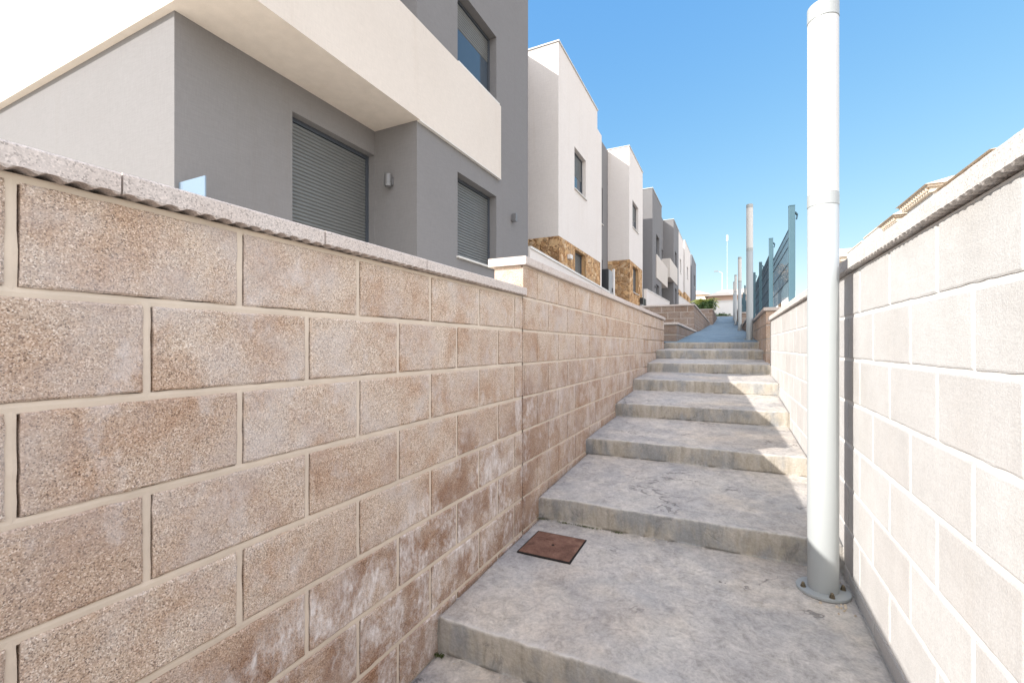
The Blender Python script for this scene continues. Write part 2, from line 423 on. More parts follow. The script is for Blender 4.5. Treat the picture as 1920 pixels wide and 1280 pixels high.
# ------------------------------------------------------------------ setting: stairs, ramp, ground
STEPS = [(-4.92, -2.145, -2.12), (-3.84, -1.98, -1.955), (-2.76, -1.81, -1.79), (-1.68, -1.645, -1.62), (-.60, -1.48, -1.455), (.48, -1.312, -1.288),
         (1.556, -1.133, -1.11), (2.675, -.966, -.923), (3.74, -.785, -.753), (4.85, -.613, -.558),
         (5.81, -.418, -.385), (6.93, -.25, -.207), (7.83, -.067, -.049), (8.95, .067, .075)]
PATH = [(8.95, .067), (9.6, .10), (15, .43), (18.2, .56), (27, 1.14), (34, 1.72), (40, 2.38), (44, 2.45), (60, 2.6)]
def lerp(tab, y):
    if y <= tab[0][0]: return tab[0][1]
    for (a, za), (b, zb) in zip(tab, tab[1:]):
        if y <= b: return za + (zb - za) * (y - a) / (b - a)
    return tab[-1][1]

def build_stairs():
    mb = MB()
    X0, X1, NX = -1.135, .53, 96
    rows = []                                    # list of (y, z, wear, edge_amount)
    for k, (y, z, zr) in enumerate(STEPS):
        zb = STEPS[k - 1][2] if k else z - .17
        yb = y + .012
        for t in (0, .12, .3, .5, .7): rows.append((yb + (y - yb) * t, zb + (z - .02 - zb) * t, 0, .5 if t else .25))
        rows.append((y, z - .012, .25, 1)); rows.append((y + .0004, z - .005, .8, 1)); rows.append((y + .002, z - .0015, 1, 1)); rows.append((y + .006, z, 1, 1)); rows.append((y + .014, z, .7, 1)); rows.append((y + .03, z, .2, .7))
        ye = STEPS[k + 1][0] if k + 1 < len(STEPS) else 9.05
        L = ye - y; m = 26
        if k + 1 < len(STEPS):
            for j in range(1, m + 1):
                t = j / m
                if t * L < .05: continue
                rows.append((y + (L + .012) * t, z + (zr - z) * t, 0, 0))
    XS = [-1.135, -1.104, -1.101, -1.0955, -1.09] + [-1.09 + 1.58 * i / 91 for i in range(1, 92)] + [.4955, .501, .5035, .53]
    NX = len(XS) - 1
    idx = []
    for r, (y, z, wr, e) in enumerate(rows):
        line = []
        for i in range(NX + 1):
            x = XS[i]
            kk = floor(y / 1.07)
            jy = e * (.012 * noise.noise((x * 2.3, kk * 7.7, 1.3)) + .007 * noise.noise((x * 11, kk * 5.1, 4.2)) + .004 * noise.noise((x * 34, kk * 3.1, 9)))
            ch = 0
            if e == 1:
                q = noise.noise((x * 9, kk * 9.3, 2.2)); ch = -.010 * max(0, q - .22) - .003 * abs(noise.noise((x * 40, kk, 3)))
            jz = .0025 * noise.noise((x * 3.1, y * 3.1, 0)) + .0012 * noise.noise((x * 9, y * 9, 5)) if e < .6 else .004 * noise.noise((x * 3.1, kk * 4.0, 8))
            gp = -.014 if (x < -1.1 or x > .50) else -.003 if (x < -1.095 or x > .495) else 0
            line.append(mb.p(x, y + jy - (gp * .5 if e == 1 else 0), z + jz + ch + gp, wr))
        idx.append(line)
    for a, b in zip(idx, idx[1:]):
        for i in range(NX): mb.face(a[i], a[i + 1], b[i + 1], b[i])
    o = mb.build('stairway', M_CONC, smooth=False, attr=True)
    for p in o.data.polygons: p.use_smooth = True
    tag(o, 'wide worn grey concrete steps climbing between two block walls', 'stairs', kind='structure')

def build_path():
    mb = MB()
    ys = [9.03 + .5 * i for i in range(120)]
    xs = [-1.9, -1.4, -1.0, -.5, 0, .35, .7, 1.0]
    idx = [[mb.p(x, y, lerp(PATH, y) + .004 * noise.noise((x, y, 0)), 0) for x in xs] for y in ys]
    for a, b in zip(idx, idx[1:]):
        for i in range(len(xs) - 1): mb.face(a[i], a[i + 1], b[i + 1], b[i])
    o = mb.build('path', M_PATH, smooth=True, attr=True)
    tag(o, 'sloping grey concrete path rising beyond the steps', 'path', kind='structure')
    # landing between the long wall and the planter, and street at the top
    mb = MB(); mb.quad((-3.7, 9.02, .045), (-1.89, 9.02, .045), (-1.89, 15.2, .40), (-3.7, 15.2, .40))
    tag(mb.build('landing', M_PAVE), 'pale paved landing beside the path', 'pavement', kind='structure')
    mb = MB(); mb.box(-60, 40.6, 2.2, 60, 46, 2.462)
    tag(mb.build('street', M_PAVE), 'pale street crossing the top of the path', 'street', kind='structure')

mbt = MB(); mbt.box(-16, -9, -.3, -1.34, 2.30, .12); mbt.box(-16, 2.301, -.3, -1.34, 8.7, .16)  # unseen terrace, added pale so its sunlit floor bounces up to the soffit
tag(mbt.build('terrace', None or M_TILE), 'unseen pale paved garden terrace behind the low wall, added to bounce sunlight', 'terrace', kind='structure')
TERR = [(-400, -4), (-12, -2.6), (-5, -.4), (0, .0), (9, .0), (20, .62), (30, 1.2), (40, 2.0), (46, 2.3), (60, 3.2), (120, 6), (300, 10), (700, 17), (1600, 24)]
def build_ground():
    mb = MB()
    xs = [-1600, -600, -250, -100, -40, -15, -6, -2.2, -1.30, -1.22, .62, .70, 2, 5, 12, 30, 90, 250, 600, 1600]
    ys = [-400, -100, -30, -12, -8, -5.2, -5, -4, -2, 0, 2, 4, 6, 8, 9, 9.2, 12, 15, 18, 21, 25, 30, 35, 40, 46, 52, 60, 80, 120, 180, 300, 450, 700, 1100, 1600]
    idx = []
    for y in ys:
        line = []
        for x in xs:
            z = lerp(TERR, y)
            if -1.25 < x < .65 and -5.1 < y < 46: z = min(z, (lerp([(a, c) for a, b, c in STEPS], y) if y < 9 else lerp(PATH, y)) - .45)
            if x > .66: z -= .25
            if abs(x) > 30: z += (abs(x) - 30) * .01 + 2 * noise.noise((x * .01, y * .01, 0))
            line.append(mb.p(x, y, z))
        idx.append(line)
    for a, b in zip(idx, idx[1:]):
        for i in range(len(xs) - 1): mb.face(a[i], a[i + 1], b[i + 1], b[i])
    tag(mb.build('ground', M_SOIL), 'dry sandy ground of the hillside', 'ground', kind='structure')

build_stairs(); build_path(); build_ground()

# ------------------------------------------------------------------ block walls
def block(mb, P, U, V, N, w_, h_, nu, nv, rough, recess, depth, seed):
    """one masonry unit: displaced front face with worn arris and sides going back into the mortar"""
    P = Vector(P); U = Vector(U); V = Vector(V); N = Vector(N)
    flip = U.cross(V).dot(N) < 0
    G = []
    for j in range(nv + 1):
        row = []
        for i in range(nu + 1):
            # pull the outer ring close to the edge
            fu = i / nu; fv = j / nv
            if nu > 3:
                fu = 0 if i == 0 else 1 if i == nu else .012 + (i - 1) / (nu - 2) * .976
                fv = 0 if j == 0 else 1 if j == nv else .025 + (j - 1) / (nv - 2) * .95
            q = P + U * (w_ * fu) + V * (h_ * fv)
            edge = i in (0, nu) or j in (0, nv)
            n_ = noise.noise(q * 9 + Vector((seed, 0, 0))) * .6 + noise.noise(q * 26 + Vector((0, seed, 0))) * .35 + noise.noise(q * 70) * .2
            off = rough * n_
            ju = jv = 0
            if edge:
                off = -recess * (1 + .6 * noise.noise(q * 40)) + rough * .4 * n_
                e = .0024
                if i in (0, nu): ju = e * noise.noise(q * 30 + Vector((0, 0, 7)))
                if j in (0, nv): jv = e * noise.noise(q * 25 + Vector((0, 9, 0)))
            q = q + N * off + U * ju + V * jv
            row.append(mb.p(*q))
        G.append(row)
    def fc(a, b, c, d):
        if flip: mb.face(d, c, b, a)
        else: mb.face(a, b, c, d)
    for j in range(nv):
        for i in range(nu): fc(G[j][i], G[j][i + 1], G[j + 1][i + 1], G[j + 1][i])
    ring = [G[0][i] for i in range(nu)] + [G[j][nu] for j in range(nv)] + [G[nv][i] for i in range(nu, 0, -1)] + [G[j][0] for j in range(nv, 0, -1)]
    Nl = N * depth
    back = []
    for k in ring:
        v = mb.v[k]; back.append(len(mb.v)); mb.v.append((v[0] - Nl.x, v[1] - Nl.y, v[2] - Nl.z)); mb.a.append(mb.tint)
    L = len(ring)
    for k in range(L): fc(ring[k], back[k], back[(k + 1) % L], ring[(k + 1) % L])

JT = .019
def masonry(name, label, xf, sgn, y0, y1, beds, zbot, off_even, m_blk, m_mor, m_cope, thick=.2,
            cope=(.048, .03), cope_len=.495, cope_off=0, rough=.003, near=None, end_face=False, cat='wall', first_parity=0, ribs=True, group=None, joint=JT, end_x=None, jd=.0075, rec=.003):
    """wall along Y with its face at x=xf towards sgn; beds = list of course tops from the top down"""
    org = (xf - sgn * thick / 2, (y0 + y1) / 2, zbot)
    t = thing(name, org, label, cat, group)
    top = beds[0]
    xb = xf - sgn * thick
    # mortar core
    mb = MB(org)
    xa, xc = sorted((xb, xf - sgn * jd))
    if end_x is not None: xa = min(xa, end_x)
    ny = max(2, int((y1 - y0) / .02)) if near else max(2, int((y1 - y0) / .5))
    nz = max(2, int((top - zbot) / .02)) if near else 4
    ex = .006 if end_face else 0
    mb.box(xa, y0 + ex, zbot, xc, y1, top)
    if near and jd > .005:
        def bead(horizontal, fixed, a, b, hw0, hw1):
            """pointing mortar: a slightly wavy strip standing proud of the core, slits left beside it"""
            m_ = max(2, int((b - a) / .018)); prev = None
            for i in range(m_ + 1):
                q = a + (b - a) * i / m_
                k1 = noise.noise((q * 22, fixed * 13, 1)); k2 = noise.noise((q * 22, fixed * 13, 5)); k3 = noise.noise((q * 30, fixed * 7, 9)); k4 = noise.noise((q * 5, fixed * 7, 3))
                lo, hi = fixed - hw0 - .0022 * max(0, k1 + .1) - .002 * abs(k4), fixed + hw1 + .0022 * max(-.6, k2) + .003 * max(0, k4 - .1)
                x = xf - sgn * (.0045 + .0012 * k3 + .0015 * k4); xk = xf - sgn * .03
                cur = [mb.p(*((X, q, P) if horizontal else (X, P, q))) for X, P in ((xk, lo), (x - sgn * .0012, lo), (x, fixed), (x - sgn * .0012, hi), (xk, hi))]
                if prev:
                    for c_ in range(4):
                        f_ = (prev[c_], cur[c_], cur[c_ + 1], prev[c_ + 1]); mb.face(*(f_ if (sgn > 0) == horizontal else f_[::-1]))
                prev = cur
        zz_ = list(beds)
        while zz_[-1] > zbot: zz_.append(zz_[-1] - .2)
        n0, n1 = max(y0, near[0] - .4), min(y1, near[1] + .1)
        for r_, z_ in enumerate(zz_):
            bead(True, z_, n0, n1, joint / 2 + .001 if r_ else .012, joint / 2 - .0012 if r_ else .004)
            if r_ == len(zz_) - 1: break
            o_ = off_even + (.2 if (r_ + first_parity) % 2 else 0); k_ = math.ceil((n0 - o_) / .4)
            while o_ + k_ * .4 < n1 - .02:
                if o_ + k_ * .4 > y0 + .02: bead(False, o_ + k_ * .4, zz_[r_ + 1], z_, joint / 2 + .001, joint / 2 - .0035)
                k_ += 1
    mb.build('mortar', m_mor, t)
    blk = MB(org)
    rnd = random.Random(hash(name + label) & 255 if False else len(label) * 7 + int(abs(xf) * 100) + int(y0 * 10))
    zs = list(beds)
    while zs[-1] > zbot: zs.append(zs[-1] - .2)
    for r in range(len(zs) - 1):
        zt, zb = zs[r], zs[r + 1]
        par = (r + first_parity) % 2
        o = off_even + (.2 if par else 0)
        k0 = math.floor((y0 - o) / .4)
        yy = o + k0 * .4
        while yy < y1 - .001:
            a = max(yy, y0 + ex) + (joint / 2 if yy > y0 + .001 else .001); b = min(yy + .4, y1) - (joint / 2 if yy + .4 < y1 - .001 else .001)
            yy += .4
            if b - a < .02: continue
            blk.tint = rnd.random() ** 1.6
            isn = near and b > near[0] and a < near[1]
            nu = (max(5, int((b - a) / .014)) if isn else 4); nv = (14 if isn else 4)
            block(blk, (xf, a, zb + joint / 2), (0, 1, 0), (0, 0, 1), (sgn, 0, 0), b - a, zt - zb - joint, nu, nv, rough if isn else rough * .6, rec, .012 if jd < .012 else .03, rnd.random() * 90)
        if end_face:
            wx = abs((end_x if end_x is not None else xb) - xf); x = 0
            xs0 = min(xf, end_x if end_x is not None else xb)
            n_ = max(1, round(wx / .4)); st = wx / n_
            sh = 0 if (par or n_ == 1) else -st / 2
            for q in range(n_ + 1):
                a = max(0, q * st + sh) + (joint / 2 if q * st + sh > 0 else .002); b = min(wx, (q + 1) * st + sh) - (joint / 2 if (q + 1) * st + sh < wx else .002)
                if b - a < .03: continue
                blk.tint = rnd.random() ** 1.6
                block(blk, (xs0 + a, y0, zb + joint / 2), (1, 0, 0), (0, 0, 1), (0, -1, 0), b - a, zt - zb - joint, 8, 6, rough * .8, .003, .012, rnd.random() * 90)
    blk.build('blocks', m_blk, t, attr=True)
    # coping stones
    h, ov = cope
    x1, x2 = xf + sgn * ov, xb - sgn * ov
    if end_x is not None: x2 = end_x - ov
    ys = [y0 - (ov if end_face else 0)]
    k = math.ceil((ys[0] - cope_off) / cope_len)
    while cope_off + k * cope_len < y1 - .05:
        if cope_off + k * cope_len > ys[0] + .05: ys.append(cope_off + k * cope_len)
        k += 1
    ys.append(y1 + .01)
    for a, b in zip(ys, ys[1:]):
        cb = MB(org); rr = random.Random(int(a * 1000))
        dz = rr.uniform(-.0015, .0015); dx = rr.uniform(-.002, .002)
        isn = ribs and b < 8
        m = max(2, int((b - a) / .0065)) if isn else 2
        prev = None
        for i in range(m + 1):
            y = a + .002 + (b - a - .004) * i / m
            rib = 0
            if isn:
                ph = (y / .038) % 1.0
                rib = (.010 + .005 * noise.noise((math.floor(y / .038) * 3.7, xf, 2))) * (1 - abs(2 * ph - 1) ** 1.3) + .003 * noise.noise((y * 30, 0, xf))
            e = .0012 * noise.noise((y * 45, xf, 3)) if isn else 0
            zt, zb_ = top + h + dz, top + .003
            pts = [(x1 + sgn * (dx + e - .004), zt), (x1 + sgn * (dx + e), zt - .004), (x1 + sgn * (dx + e), zb_ + .006 + rib * .12), (x1 - sgn * .004, zb_ + rib * .9), (xf - sgn * .02, zb_ + rib * 1.1), (x2, zb_), (x2, zt)]
            cur = [cb.p(px, y, pz) for px, pz in pts]
            if prev:
                L = len(cur)
                for q in range(L):
                    f = (prev[q], cur[q], cur[(q + 1) % L], prev[(q + 1) % L])
                    cb.face(*(f if sgn < 0 else f[::-1]))
            else: cb.face(*cur)
            prev = cur
        cb.face(*prev[::-1])
        cb.build('coping_stone', m_cope, t)
    return t

# left: low near stretch, then the raised stretch along the steps
masonry('block_wall', 'near tan split-faced block retaining wall, low stretch left of the steps', -1.1065, 1, -5.0, 2.429, [.2937, .0937], -1.9, .319,
        M_TAN, M_MORT, M_COPE, cope=(.050, .027), cope_off=.462, rough=.0042, near=(.0, 2.5), jd=.028)
masonry('block_wall', 'long raised tan block wall climbing beside the upper steps', -1.1075, 1, 2.445, 8.86, [.482, .2922, .0922], -1.35, 2.46,
        M_TANF, M_MORT, M_COPE, cope=(.052, .028), cope_off=.2, rough=.003, near=(2.4, 6.5), end_face=True, first_parity=1, ribs=False, jd=.02, joint=.014)
# right: pale sunlit wall
masonry('block_wall', 'pale smooth block wall in full sun on the right of the steps', .5055, -1, -5.0, 7.05, [.338, .138], -1.9, 2.39,
        M_PALE, M_MORTW, M_COPEW, cope=(.060, .025), cope_off=.31, rough=.0012, near=(.6, 7.05), joint=.015, jd=.0034, rec=.0012)
masonry('block_wall', 'shaded block wall carrying the mesh fence behind the second lamp column', .47, -1, 7.32, 14.0, [.50], -.6, 7.5,
        M_TANF, M_MORTD, M_COPE, rough=.002, end_face=True, ribs=False, group=None, near=None)
for y0, y1, zt, lab in ((14.5, 20.5, .77, 'short block wall below the fence between the second and third lamp columns'),
                   (20.8, 28, 1.35, 'block wall below the fence beyond the third lamp column'),
                   (28.3, 39.5, 2.15, 'farthest block wall below the fence near the path top')):
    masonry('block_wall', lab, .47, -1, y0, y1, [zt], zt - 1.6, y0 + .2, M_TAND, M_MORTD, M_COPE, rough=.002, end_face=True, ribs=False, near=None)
# left planters
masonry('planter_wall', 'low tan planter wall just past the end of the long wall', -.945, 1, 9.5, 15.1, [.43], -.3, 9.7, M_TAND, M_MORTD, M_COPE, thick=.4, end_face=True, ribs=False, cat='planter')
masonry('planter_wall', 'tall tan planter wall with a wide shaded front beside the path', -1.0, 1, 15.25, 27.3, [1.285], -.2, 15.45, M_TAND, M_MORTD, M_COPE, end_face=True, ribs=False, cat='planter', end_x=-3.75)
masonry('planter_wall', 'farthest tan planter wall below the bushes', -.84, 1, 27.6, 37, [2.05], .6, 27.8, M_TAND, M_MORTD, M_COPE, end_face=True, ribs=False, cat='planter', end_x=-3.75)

# ------------------------------------------------------------------ houses
def shutter_mesh(org, x, y0, z0, y1, z1, pitch=.046, depth=.017):
    mb = MB(org)
    n = max(2, int(round((z1 - z0) / pitch))); p = (z1 - z0) / n
    prev = None
    for k in range(n):
        for t, d in ((0, 0), (.12, .55), (.35, 1), (.65, 1), (.9, .5), (.94, 0)):
            z = z0 + (k + t) * p
            cur = (mb.p(x + d * depth, y0, z), mb.p(x + d * depth, y1, z))
            if prev: mb.face(prev[0], prev[1], cur[1], cur[0])
            prev = cur
    return mb

def add_window(house, org, x, y0, z0, y1, z1, depth, shutter=1.0, sill=True, sill_m=None, name='window'):
    """window set back in its reveal on a +X face: frame > shutter, glass, sill"""
    fx = x - depth + .03
    f = MB(org); w_ = .05
    f.box(fx - .025, y0, z0, fx + .02, y0 + w_, z1); f.box(fx - .025, y1 - w_, z0, fx + .02, y1, z1)
    f.box(fx - .025, y0 + w_, z1 - w_, fx + .02, y1 - w_, z1); f.box(fx - .025, y0 + w_, z0, fx + .02, y1 - w_, z0 + w_)
    fr = f.build(name, M_FRAME, house)
    zc = z1 - w_ - (z1 - z0 - 2 * w_) * shutter
    if shutter > 0:
        shutter_mesh(org, fx - .012, y0 + w_, zc, y1 - w_, z1 - w_).build('shutter', M_SHUT, fr, smooth=False)
    if shutter < 1:
        g = MB(org); g.box(fx - .02, y0 + w_, z0 + w_, fx - .012, y1 - w_, zc); g.build('glass', M_PANE, fr)
    if sill:
        s = MB(org); s.box(fx + .022, y0 - .03, z0 + .002, x + .045, y1 + .05, z0 + .030); s.build('sill', sill_m or M_SILL, fr, bevel=.004)
    return fr

def cap(house, org, rects, z, m=None, ov=.03, h=.035):
    mb = MB(org)
    for (x0, y0, x1, y1) in rects: mb.box(x0 - ov, y0 - ov, z + .002, x1 + ov, y1 + ov, z + h)
    return mb.build('roof_cap', m or M_CAP, house)

def wall_lamp(house, org, c, n, box=False):
    mb = MB(org); c = Vector(c); n = Vector(n)
    if box:
        mb.box(c.x + .002, c.y - .05, c.z - .055, c.x + .018, c.y + .05, c.z + .055); mb.box(c.x + .019, c.y - .04, c.z - .075, c.x + .10, c.y + .04, c.z + .075)
    else:
        p = c + n * .02; mb.box(p.x - .035, p.y - .018, p.z - .05, p.x + .035, p.y + .018, p.z + .05)
        q = c + n * .085; mb.tube((q.x, q.y), .048, q.z - .085, .048, q.z + .085, 20); mb.tube((q.x, q.y), .051, q.z - .03, .051, q.z - .022, 20)
    return mb.build('wall_lamp', M_LAMP, house, bevel=.003)

def grey_house(Y, flip, zf, label, xf=-3.85, first=False, group='terraced houses along the path'):
    """grey house with a cream balcony band; y runs from the balcony end (0) to the far gable (6.44)"""
    L = 6.44
    T = (lambda a: Y + L - a) if flip else (lambda a: Y + a)
    R = lambda a, b: tuple(sorted((T(a), T(b))))
    org = (xf - 4, Y + L / 2, zf - .3)
    h = thing('terraced_house', org, label, 'house', group)
    x0 = -14.0
    zs, zp, zr = zf + 2.69, zf + 4.03, zf + 7.5
    zb = zf - .6
    # walls: recessed ground floor, full-height block, recessed upper floor
    mb = MB(org)
    d0, d1 = R(1.31, 2.66); a0, a1 = R(.07, 2.67)
    volume(mb, x0, a0, zb, xf - .75, a1, zs, [(d0, zf, d1, zf + 2.345)], .16)
    b0, b1 = R(2.67, 6.44); w0, w1 = R(3.69, 5.0)
    volume(mb, x0, b0, zb, xf, b1, zr, [(w0, zf + .985, w1, zf + 2.345), (w0, zf + 4.035, w1, zf + 5.27)], .19)
    c0, c1 = R(1.3, 2.668); u0, u1 = R(1.5, 2.5)
    volume(mb, x0 + .01, c0, zs + .26, xf - .75, c1, zr - .004, [(u0, zs + .3, u1, zs + 2.4)], .16, [(-12.4, zs + .8, -11.0, zs + 3.2)] if not flip else ())
    mb.build('wall', M_GREY, h)
    # balcony: slab and solid parapet
    q0, q1 = R(0, 2.668); r0, r1 = R(2.668, 5.09)
    mb = MB(org); xp = xf + .05; th = .2
    i0, i1 = (q0 + th, q1) if not flip else (q0, q1 - th)
    mb.quad((x0, q0, zs), (x0, q1, zs), (xp, q1, zs), (xp, q0, zs))
    ye = q0 if not flip else q1
    ii = i0 if not flip else i1
    mb.quad((x0, ye, zs), (xp, ye, zs), (xp, ye, zp), (x0, ye, zp))
    mb.quad((xp, q0, zs), (xp, q1, zs), (xp, q1, zp), (xp, q0, zp))
    mb.quad((x0, ye, zp), (xp, ye, zp), (xp - th, ii, zp), (x0, ii, zp))
    mb.quad((xp, ye, zp), (xp, q1 if not flip else q0, zp), (xp - th, q1 if not flip else q0, zp), (xp - th, ii, zp))
    mb.quad((xp - th, i0, zs + .25), (xp - th, i1, zs + .25), (xp - th, i1, zp), (xp - th, i0, zp))
    mb.quad((x0, ii, zs + .25), (xp - th, ii, zs + .25), (xp - th, ii, zp), (x0, ii, zp))
    mb.quad((x0, i0, zs + .25), (xp - th, i0, zs + .25), (xp - th, i1, zs + .25), (x0, i1, zs + .25))
    mb.box(xf - .02, r0, zs, xp, r1, zp)
    mb.build('balcony_parapet', M_CREAM, h)
    if first:      # drip bead along the foot of the band
        mb = MB(org); mb.box(xf + .003, r0, zs - .014, xp + .004, r1 + .002, zs - .001); mb.build('drip_edge', M_SILL, h)
    dw = add_window(h, org, xf - .75, d0, zf, d1, zf + 2.345, .16, 1.0, False, name='patio_door')
    add_window(h, org, xf, w0, zf + .985, w1, zf + 2.345, .19, 1.0)
    add_window(h, org, xf, w0, zf + 4.035, w1, zf + 5.27, .19, .35 if first else .5, True)
    add_window(h, org, xf - .75, u0, zs + .3, u1, zs + 2.4, .16, .3, False, name='balcony_door')
    if not flip:
        f = MB(org); y = c0 + .13
        f.box(-12.4, y, zs + .8, -12.34, y + .03, zs + 3.2); f.box(-11.06, y, zs + .8, -11.0, y + .03, zs + 3.2); f.box(-11.73, y, zs + .8, -11.67, y + .03, zs + 3.2)
        fr = f.build('window', M_SILL, h); g = MB(org); g.box(-12.34, y + .012, zs + .8, -11.06, y + .02, zs + 3.2); g.build('glass', M_PANE, fr)
    cap(h, org, [(x0, b0, xf, b1)], zr)
    if first:
        wall_lamp(h, org, (-4.287, 4.96, 2.31), (0, -1, 0)); wall_lamp(h, org, (xf, 7.946, 2.517), (1, 0, 0), True)
    else:
        wall_lamp(h, org, (xf, T(5.65), zf + 2.1), (1, 0, 0), True)
    return h

def rubble(h, org, x0, y0, z0, x1, y1, z1, hole):
    """stone foot whose two visible faces are real rubble relief with recessed joints"""
    mb = MB(org); vis = z1 - 2.0
    def relief(P, U, N, wu, zlo, zhi, hl):
        us = set(); k = max(2, int(wu / .03)); vs = set(); m = max(2, int((zhi - zlo) / .03))
        us = {wu * i / k for i in range(k + 1)}; vs = {zlo + (zhi - zlo) * j / m for j in range(m + 1)}
        if hl:
            us = {u for u in us if min(abs(u - hl[0]), abs(u - hl[2])) > .012} | {hl[0], hl[2]}
            vs = {v for v in vs if min(abs(v - hl[1]), abs(v - hl[3])) > .012} | {hl[1], hl[3]}
        us = sorted(us); vs = sorted(vs); G = []
        for v in vs:
            row = []
            for u in us:
                p = P + U * u; q = Vector((p.x, p.y, v))
                wq = (q + Vector((noise.noise(q * 2.2), noise.noise(q * 2.2 + Vector((5, 1, 2))), noise.noise(q * 2.2 + Vector((9, 4, 7))))) * .12) * 5.6
                ds, ps = noise.voronoi(wq)
                e = ds[1] - ds[0]; c = noise.cell(ps[0] * 31.7)
                t = max(0, min(1, e / .14)); t = t * t * (3 - 2 * t)
                off = -.028 * (1 - t) + .010 * noise.noise(wq * 1.6) + .005 * noise.noise(wq * 6) + .012 * (abs(c) % 1 - .5) * t
                if u in (us[0], us[-1]) or v in (vs[0], vs[-1]) or (hl and hl[0] - .001 <= u <= hl[2] + .001 and hl[1] - .001 <= v <= hl[3] + .001): off = -.006
                q = q + N * off
                row.append(mb.p(q.x, q.y, q.z, (.12 + .85 * (abs(c) % 1)) if t > .45 else 0))
            G.append(row)
        fl = U.cross(Vector((0, 0, 1))).dot(N) < 0
        for j in range(len(vs) - 1):
            for i in range(len(us) - 1):
                if hl and hl[0] < (us[i] + us[i + 1]) / 2 < hl[2] and hl[1] < (vs[j] + vs[j + 1]) / 2 < hl[3]: continue
                f = (G[j][i], G[j][i + 1], G[j + 1][i + 1], G[j + 1][i]); mb.face(*(f[::-1] if fl else f))
    relief(Vector((x1, y0, 0)), Vector((0, 1, 0)), Vector((1, 0, 0)), y1 - y0, vis, z1, (hole[0] - y0, max(hole[1], vis + .04), hole[2] - y0, hole[3]))
    relief(Vector((x1 - 2.2, y0, 0)), Vector((1, 0, 0)), Vector((0, -1, 0)), 2.2, vis, z1, None)
    mb.tint = .4
    mb.box(x0, y0 + .03, z0, x1 - .19, y1 - .002, z1 - .003)
    mb.box(x1 - .189, y0 + .03, z0, x1 - .03, hole[0], z1 - .004); mb.box(x1 - .189, hole[2], z0, x1 - .03, y1 - .003, z1 - .004)
    mb.box(x1 - .188, hole[0] + .001, z0, x1 - .03, hole[2] - .001, max(hole[1], vis + .04)); mb.box(x1 - .188, hole[0] + .001, hole[3], x1 - .03, hole[2] - .001, z1 - .005)
    return mb.build('stone_base', M_RUBBLE, h, attr=True)

def white_house(Yl, Y0, Y1, zf, zr, zst, wy, wu, wl, label, xf=-4.0, xl=-4.95, notch=None, lamp=None, group='terraced houses along the path', link_m=None):
    """white house with an ochre stone foot; Yl..Y0 is its recessed link"""
    org = (xf - 4, (Y0 + Y1) / 2, zf - .4)
    h = thing('terraced_house', org, label, 'house', group)
    x0 = -14.0; zb = zf - .9
    mb = MB(org)
    y2 = notch[0] if notch else Y1
    volume(mb, x0, Y0, zst, xf, y2, zr, [(wy[0], wu[0], wy[1], wu[1])], .16)
    if notch: volume(mb, x0, y2 + .001, zst, xf, Y1, notch[1])
    mb.build('wall', M_WHITE, h)
    sb = MB(org)
    volume(sb, x0, Y0 - .025, zb, xf + .025, Y1 - .25, zst + .002, [(wy[0], wl[0], wy[1] - .1, wl[1])] if wl[1] < zst else [(wy[0], wl[0], wy[1] - .1, zst - .08)], .18)
    sb.build('stone_base', M_STONE, h) if Y0 > 30 else rubble(h, org, x0, Y0 - .025, zb, xf + .025, Y1 - .25, zst + .002, (wy[0], wl[0], wy[1] - .1, wl[1] if wl[1] < zst else zst - .08))
    if notch or True:
        e = MB(org); volume(e, x0 + .01, Y1 - .249, zb, xf - .002, Y1, zst - .001); e.build('end_pier', M_WHITE, h)
    lk = MB(org); a, b = Yl, Y0 - .03
    hol = [(b - 2.1, zf + 3.8, b - .9, zf + 5.4), (b - 2.1, zf + .9, b - .9, zf + 2.3)] if b - a > 2.6 else ([(a + .4, zf + 3.8, b - .5, zf + 5.4)] if b - a > 1.5 else [])
    volume(lk, x0, a + .01, zb, xl, b, zr - .05, hol, .2)
    lk.build('recessed_wall', link_m or M_GREY, h)
    for (p, q, r, s) in hol: add_window(h, org, xl, p, q, r, s, .2, .35)
    add_window(h, org, xf, wy[0], wu[0], wy[1], wu[1], .16, .55)
    zt = wl[1] if wl[1] < zst else zst - .08
    add_window(h, org, xf + .025, wy[0], wl[0], wy[1] - .1, zt, .18, 1.0)
    cap(h, org, [(x0, Y0, xf, y2)], zr, M_CAP)
    if lamp:
        m = MB(org); m.box(xf + .027, lamp[0] - .10, lamp[1] - .06, xf + .13, lamp[0] + .10, lamp[1] + .06); m.build('wall_lamp', M_SILL, h, bevel=.01)
    return h

grey_house(2.29, False, .40, 'nearest grey house with a cream balcony band and closed roller shutters', first=True)
white_house(8.75, 11.03, 15.42, .45, 7.92, 2.86, (12.37, 13.50), (4.50, 5.73), (1.35, 2.78), 'first white house with ochre stone foot, beside the nearest grey house', notch=(14.85, 7.32), lamp=(11.75, 2.44))
white_house(15.43, 20.2, 23.65, 1.43, 8.88, 3.84, (20.95, 22.40), (5.45, 6.72), (2.45, 3.70), 'second white house with stone foot, behind the dark meter cabinet')
grey_house(25.9, True, 1.30, 'middle grey house whose cream balcony comes at its far end')
grey_house(33.8, False, 2.25, 'far grey house with a cream balcony box projecting towards the camera')
white_house(40.3, 41.6, 46.2, 2.6, 10.1, 5.0, (43.0, 44.2), (6.6, 7.9), (3.6, 4.8), 'small far white house with stone foot beyond the far grey house')
white_house(46.4, 48.0, 55.0, 3.1, 10.6, 5.4, (50.5, 52), (7.1, 8.4), (4.1, 5.2), 'farthest white house with stone foot next to the last dark house')
